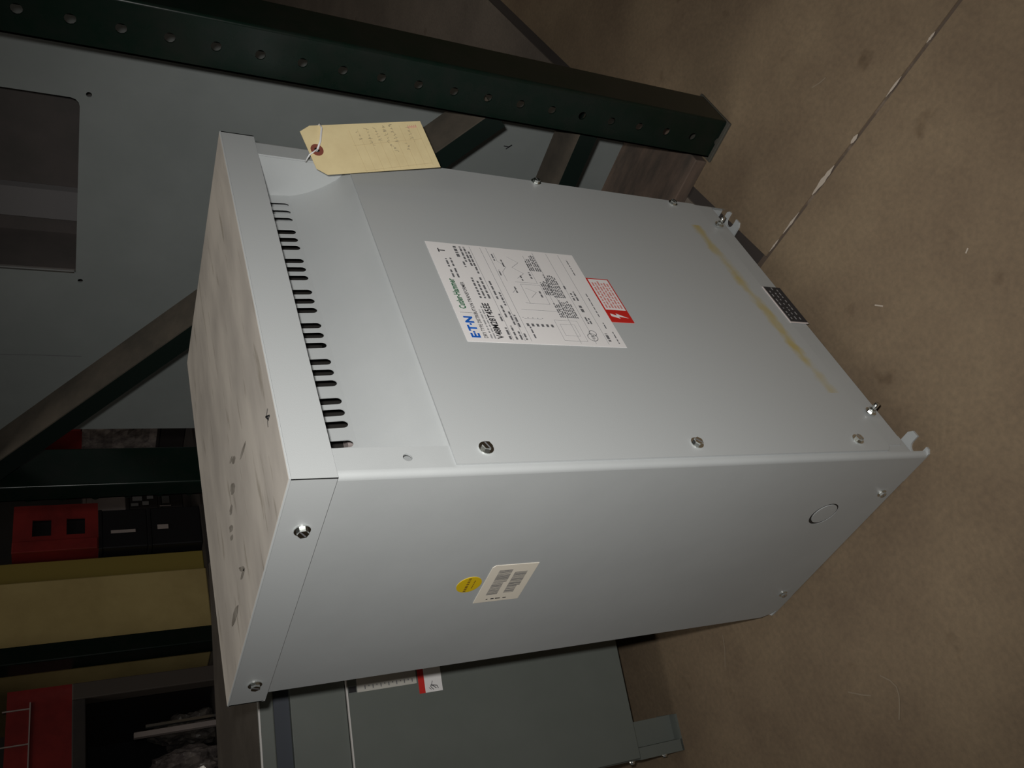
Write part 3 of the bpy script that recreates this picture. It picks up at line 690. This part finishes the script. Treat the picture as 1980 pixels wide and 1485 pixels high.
s2 = sheet('rating_label', F2, rect(0.149, 0.30, 0.449, 0.5395), [], 0.0006, mat('aged_label', (0.55, 0.53, 0.48), 0.6), c2)
decal('label_print', F2, [rect(0.152 + 0.003 * (i % 2), 0.157, 0.455 + 0.006 * i, 0.4565 + 0.006 * i) for i in range(13)], 0.0004, DGREY, s2)
s3 = sheet('inspection_tag', F2, rect(0.1335, 0.185, 0.4095, 0.4370), [], 0.0005, WHITE, c2)
sheet('red_band', F2, rect(0.1335, 0.185, 0.4370, 0.4465), [], 0.0005, RED, c2)
decal('scribble', F2, stroke([(0.1365, 0.424), (0.1415, 0.4285), (0.1435, 0.4265), (0.138, 0.4195)], 0.0005) + stroke([(0.1435, 0.4265), (0.149, 0.4245)], 0.0004) + stroke([(0.1435, 0.428), (0.1415, 0.418), (0.1375, 0.4165)], 0.0005) + stroke([(0.14, 0.431), (0.137, 0.4275)], 0.0004), 0.0004, BLACK, s3)
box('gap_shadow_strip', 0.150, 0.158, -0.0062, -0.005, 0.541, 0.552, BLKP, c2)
for a, b in ((u0, 0.036), (W2 - 0.057, W2)):
    bm = bmesh.new()
    bbox(bm, a, b, 0.012, 0.016, 0.0, 0.086); bbox(bm, a, a + 0.018, -0.004, 0.014, 0.0, 0.088); bbox(bm, a, b, -0.004, 0.05, 0.0, 0.004)
    bm_obj('foot', bm, GREY2, E2)
    bm = bmesh.new(); bbox(bm, a, b, D2 - 0.05, D2, 0.0, 0.088); bm_obj('foot', bm, GREY2, E2)
for z in (0.035, 0.10): screw((u0, 0.006, z), (-1, 0, 0), E2, 0.8, 'screw', 0.3)

# ================================================================== far rack with stored parts
YF = 2.0; DK = 0.492
RF = empty('storage_rack', (1.2, 2.3, 0), 'dark green storage rack loaded with red bins and boxes in the gloom at the back', 'storage rack')
box('shelf_deck', 0.05, 2.75, YF - 0.03, 2.72, DK - 0.05, DK, SHELF, RF)
box('shelf_deck', 0.05, 2.75, YF - 0.03, 2.72, 1.40, 1.45, SHELF, RF)
xp = 0.955
for x in (0.06, xp - 0.02, 2.68):
    for y in (YF - 0.095, 2.72): box('post', x, x + 0.055, y, y + 0.065, 0.0, 2.3, RGREEN, RF, bevel=0.004)
def pb(px0, px1, py0, py1, Y=YF):
    """pixel box -> x0, x1, z0, z1 on the plane y = Y"""
    a = at(px0, py0, 1, Y); b = at(px1, py1, 1, Y); return min(a.x, b.x), max(a.x, b.x), min(a.z, b.z), max(a.z, b.z)
# tall olive cabinet
x0 = at(300, 1250, 1, YF).x; x1 = at(300, 1105, 1, YF).x; x2 = at(300, 1060, 1, YF).x
OC = empty('steel_cabinet', (x0, YF, DK), 'tall olive yellow steel cabinet standing on the far rack shelf', 'cabinet')
box('body', x0, x1, YF, YF + 0.45, DK, 1.38, OLIVE, OC, bevel=0.004)
box('side_flange', x1, x2, YF + 0.03, YF + 0.44, DK, 1.37, mat('olive_flange', (0.30, 0.23, 0.05), 0.7), OC, bevel=0.003)
# open dark steel crate with wrapped parts, red bin on top
a = at(141, 1335, 1, YF); xr = at(300, 1300, 1, YF).x; zt2 = 0.885; xl = 0.30
CR = empty('steel_crate', (0.6, YF, DK), 'open-fronted dark steel crate holding wrapped parts on the far shelf', 'crate')
for nm, q in (('frame_post', (xr - 0.05, xr, DK, zt2)), ('frame_post', (xl, xl + 0.05, DK, zt2))): box(nm, q[0], q[1], YF, YF + 0.04, q[2], q[3], mat('crate_frame', (0.085, 0.07, 0.06), 0.7), CR, bevel=0.003)
box('frame_rail', xl + 0.05, xr - 0.05, YF, YF + 0.04, zt2 - 0.035, zt2, SHELF, CR, bevel=0.003)
box('back_panel', xl, xr, YF + 0.42, YF + 0.43, DK, zt2, BLKP, CR); box('top_panel', xl, xr, YF + 0.04, YF + 0.42, zt2 - 0.006, zt2, SHELF, CR)
box('side_wall', xr - 0.008, xr, YF + 0.04, YF + 0.42, DK, zt2 - 0.006, DKBOX, CR); box('side_wall', xl, xl + 0.008, YF + 0.04, YF + 0.42, DK, zt2 - 0.006, DKBOX, CR)
def red_bin(x0, x1, y0, y1, z0, z1, label, windows=False, wires=False):
    B = empty('storage_bin', (x0, y0, z0), label, 'bin', 'red plastic bins on the far rack')
    t = 0.006; bm = bmesh.new()
    holes = []
    if windows:
        w = x1 - x0; h = z1 - z0
        for c in (0.34, 0.74):
            holes.append(rect(x0 + w * 0.32, x0 + w * 0.68, z0 + h * (1 - c) - h * 0.10, z0 + h * (1 - c) + h * 0.12))
    sheet_bm(bm, FRONT(y0), rect(x0, x1, z0, z1), holes, t)
    bbox(bm, x0, x1, y1 - t, y1, z0, z1); bbox(bm, x0, x0 + t, y0 + t, y1 - t, z0, z1); bbox(bm, x1 - t, x1, y0 + t, y1 - t, z0, z1); bbox(bm, x0 + t, x1 - t, y0 + t, y1 - t, z0, z0 + t)
    bm_obj('bin_body', bm, REDP, B)
    box('bin_rim', x0 - 0.006, x0 + 0.035, y0 - 0.008, y0, z0 + 0.003, z1, REDP, B, bevel=0.002)
    box('bin_shade_fill', x0 + 0.012, x1 - 0.012, y0 + 0.012, y1 - 0.012, z0 + 0.006, z1 - 0.03, BLKP, B)  # black fill added to shade the inside of the bin
    if wires:
        for k in range(6): box('wire', x1 - 0.06 - 0.10 * k, x1 - 0.057 - 0.10 * k, y0 - 0.004, y0 - 0.001, z1 - 0.055, z1 + 0.01, PALE, B)
        box('wire', x0, x1 - 0.04, y0 - 0.004, y0 - 0.001, z1 - 0.058, z1 - 0.055, PALE, B)
    return B
xr2 = at(70, 1325, 1, YF).x; zb3 = zt2
B1 = red_bin(0.42, xr2, YF + 0.02, YF + 0.36, zb3, at(10, 1400, 1, YF).z, 'red bin with a pale wire grid on top of the open steel crate', wires=True)
# wrapped parts inside the crate
def blob(name, c, r, m, label, cat, seed, group=None):
    bm = bmesh.new(); bmesh.ops.create_icosphere(bm, subdivisions=4, radius=1.0)
    for v in bm.verts:
        d = v.co.copy(); k = 1 + 0.45 * noise.noise(d * 1.6 + Vector((seed, 0, 0))) + 0.2 * noise.noise(d * 5 + Vector((0, seed, 0))) + 0.08 * noise.noise(d * 12)
        v.co = Vector((c[0] + d.x * k * r[0], c[1] + d.y * k * r[1], max(DK + 0.0005, c[2] + d.z * k * r[2])))
    o = bm_obj(name, bm, m); tag(o, label, cat, group); return o
WG = 'wrapped parts in the dark crate'
blob('wrapped_part', (0.80, YF + 0.20, DK + 0.07), (0.055, 0.07, 0.10), WRAP2, 'dark parts bundled in clear wrap inside the crate against its post', 'wrapped part', 3, WG)
blob('wrapped_part', (0.67, YF + 0.16, DK + 0.08), (0.05, 0.07, 0.12), WRAP, 'pale crumpled plastic bundle in the middle of the dark crate', 'wrapped part', 8, WG)
blob('wrapped_part', (0.46, YF + 0.20, DK + 0.10), (0.07, 0.08, 0.16), WRAP2, 'larger dark wrapped bundle at the far side of the crate', 'wrapped part', 13, WG)
q = at(279, 1430, 1, YF + 0.1); bz = box('metal_bar', q.x - 0.008, q.x + 0.008, YF + 0.06, YF + 0.075, DK, q.z + 0.03, PALE, None, bevel=0.002); tag(bz, 'short pinkish metal bar upright at the mouth of the crate', 'metal bar')
q = at(362, 1400, 1, YF + 0.1); bz = box('metal_bar', q.x - 0.004, q.x + 0.004, YF + 0.07, YF + 0.08, DK, at(360, 1345, 1, YF + 0.1).z + 0.12, STEEL, None); tag(bz, 'thin bright steel bar upright beside the crate post', 'metal bar')
# stacks to the right of the olive cabinet
def crate(name, x0, x1, z0, z1, m, label, cat, Y=YF, d=0.34, group=None, lab=None, b=0.004):
    t = empty(name, (x0, Y, z0), label, cat, group)
    box('body', x0, x1, Y, Y + d, z0, z1 - 0.012, m, t, bevel=b)
    box('cover', x0 - 0.002, x1 + 0.002, Y - 0.002, Y + d + 0.002, z1 - 0.012, z1, m, t, bevel=min(b, 0.002))
    if lab:
        for (a, bb, c, e, mm) in lab: decal('label', FRONT(Y - 0.0025), [rect(x0 + (x1 - x0) * a, x0 + (x1 - x0) * bb, z0 + (z1 - z0) * c, z0 + (z1 - z0) * e)], 0.0008, mm, t)
    return t
xq0 = at(200, 1062, 1, YF).x + 0.003; xq1 = at(200, 972, 1, YF).x
xq0 = max(xq0, x2 + 0.004)
xq2 = at(200, 987, 1, YF).x; zA = at(285, 1020, 1, YF).z; zB = at(190, 1020, 1, YF).z
BG = 'black boxes under the red bin'
crate('equipment_box', xq0, xq2, DK, zA, BLKP, 'black equipment box with small white label resting on the far shelf', 'box', lab=[(0.40, 0.52, 0.62, 0.82, PALE)], group=BG)
crate('equipment_box', xq0, xq2, zA, zB, BLKP, 'black equipment box with long white label directly under the windowed red bin', 'box', lab=[(0.36, 0.44, 0.25, 0.75, PALE)], group=BG)
red_bin(xq0 + 0.006, xq1, YF, YF + 0.34, zB, at(25, 1020, 1, YF).z, 'red bin with two openings standing on the black boxes by the olive cabinet', windows=True)
# stack just left of the rear rack post
Yc = YF + 0.05
Yc = YF + 0.35
c0 = at(250, 986, 1, Yc).x + 0.004; c1 = at(250, 915, 1, Yc).x
z1_ = at(305, 960, 1, Yc).z; z2_ = at(243, 960, 1, Yc).z; z3_ = at(160, 960, 1, Yc).z
crate('terminal_box', c0, c1, DK, z1_, DKBOX, 'dark box with a shiny cap at the bottom of the stack beside the red bin', 'box', Yc, lab=[(0.10, 0.30, 0.55, 0.85, STEEL), (0.02, 0.05, 0.5, 0.95, PALE)])
crate('breaker_box', c0, c1, z1_, z2_, DKBOX, 'dark breaker box with speckled pale front under the white carton', 'box', Yc, lab=[(0.08, 0.18, 0.3, 0.5, LGREY), (0.2, 0.32, 0.5, 0.8, LGREY), (0.06, 0.14, 0.62, 0.85, LGREY), (0.24, 0.34, 0.15, 0.35, LGREY)])
crate('carton', c0, c1, z2_, z3_, PALE, 'plain off-white carton on top of the breaker box stack', 'box', Yc)
# stack between grey cabinet and rear post
Yd = YF + 0.1
d0 = at(250, 905, 1, Yd).x + 0.02; d0 = max(d0, c1 + 0.01); d1 = at(250, 800, 1, Yd).x
w1 = at(306, 850, 1, Yd).z; w2 = at(159, 850, 1, Yd).z; w3 = at(85, 850, 1, Yd).z
crate('equipment_box', d0, d1, DK, w1, DKBOX, 'plain dark box at the foot of the stack behind the grey cabinet edge', 'box', Yd)
bm = bmesh.new(); bbox(bm, d0, d1, Yd, Yd + 0.34, w1, w2)
bmesh.ops.subdivide_edges(bm, edges=bm.edges[:], cuts=9, use_grid_fill=True)
for v in bm.verts:
    if w1 + 0.003 < v.co.z < w2 - 0.003:
        n3 = noise.noise_vector(v.co * 16); v.co += Vector((n3.x, n3.y, 0)) * 0.010
o = bm_obj('wrapped_carton', bm, WRAP); tag(o, 'pale carton in crinkled shiny plastic wrap behind the grey cabinet edge', 'box')
red_bin(d0 + 0.004, d1 - 0.004, Yd + 0.01, Yd + 0.33, w2, w3 + 0.08, 'red bin on top of the plastic-wrapped carton')

# move every thing's empty to its base without moving its parts
for o, b in BASES:
    if b.length:
        o.location = b
        for c in o.children: c.location = c.location - b
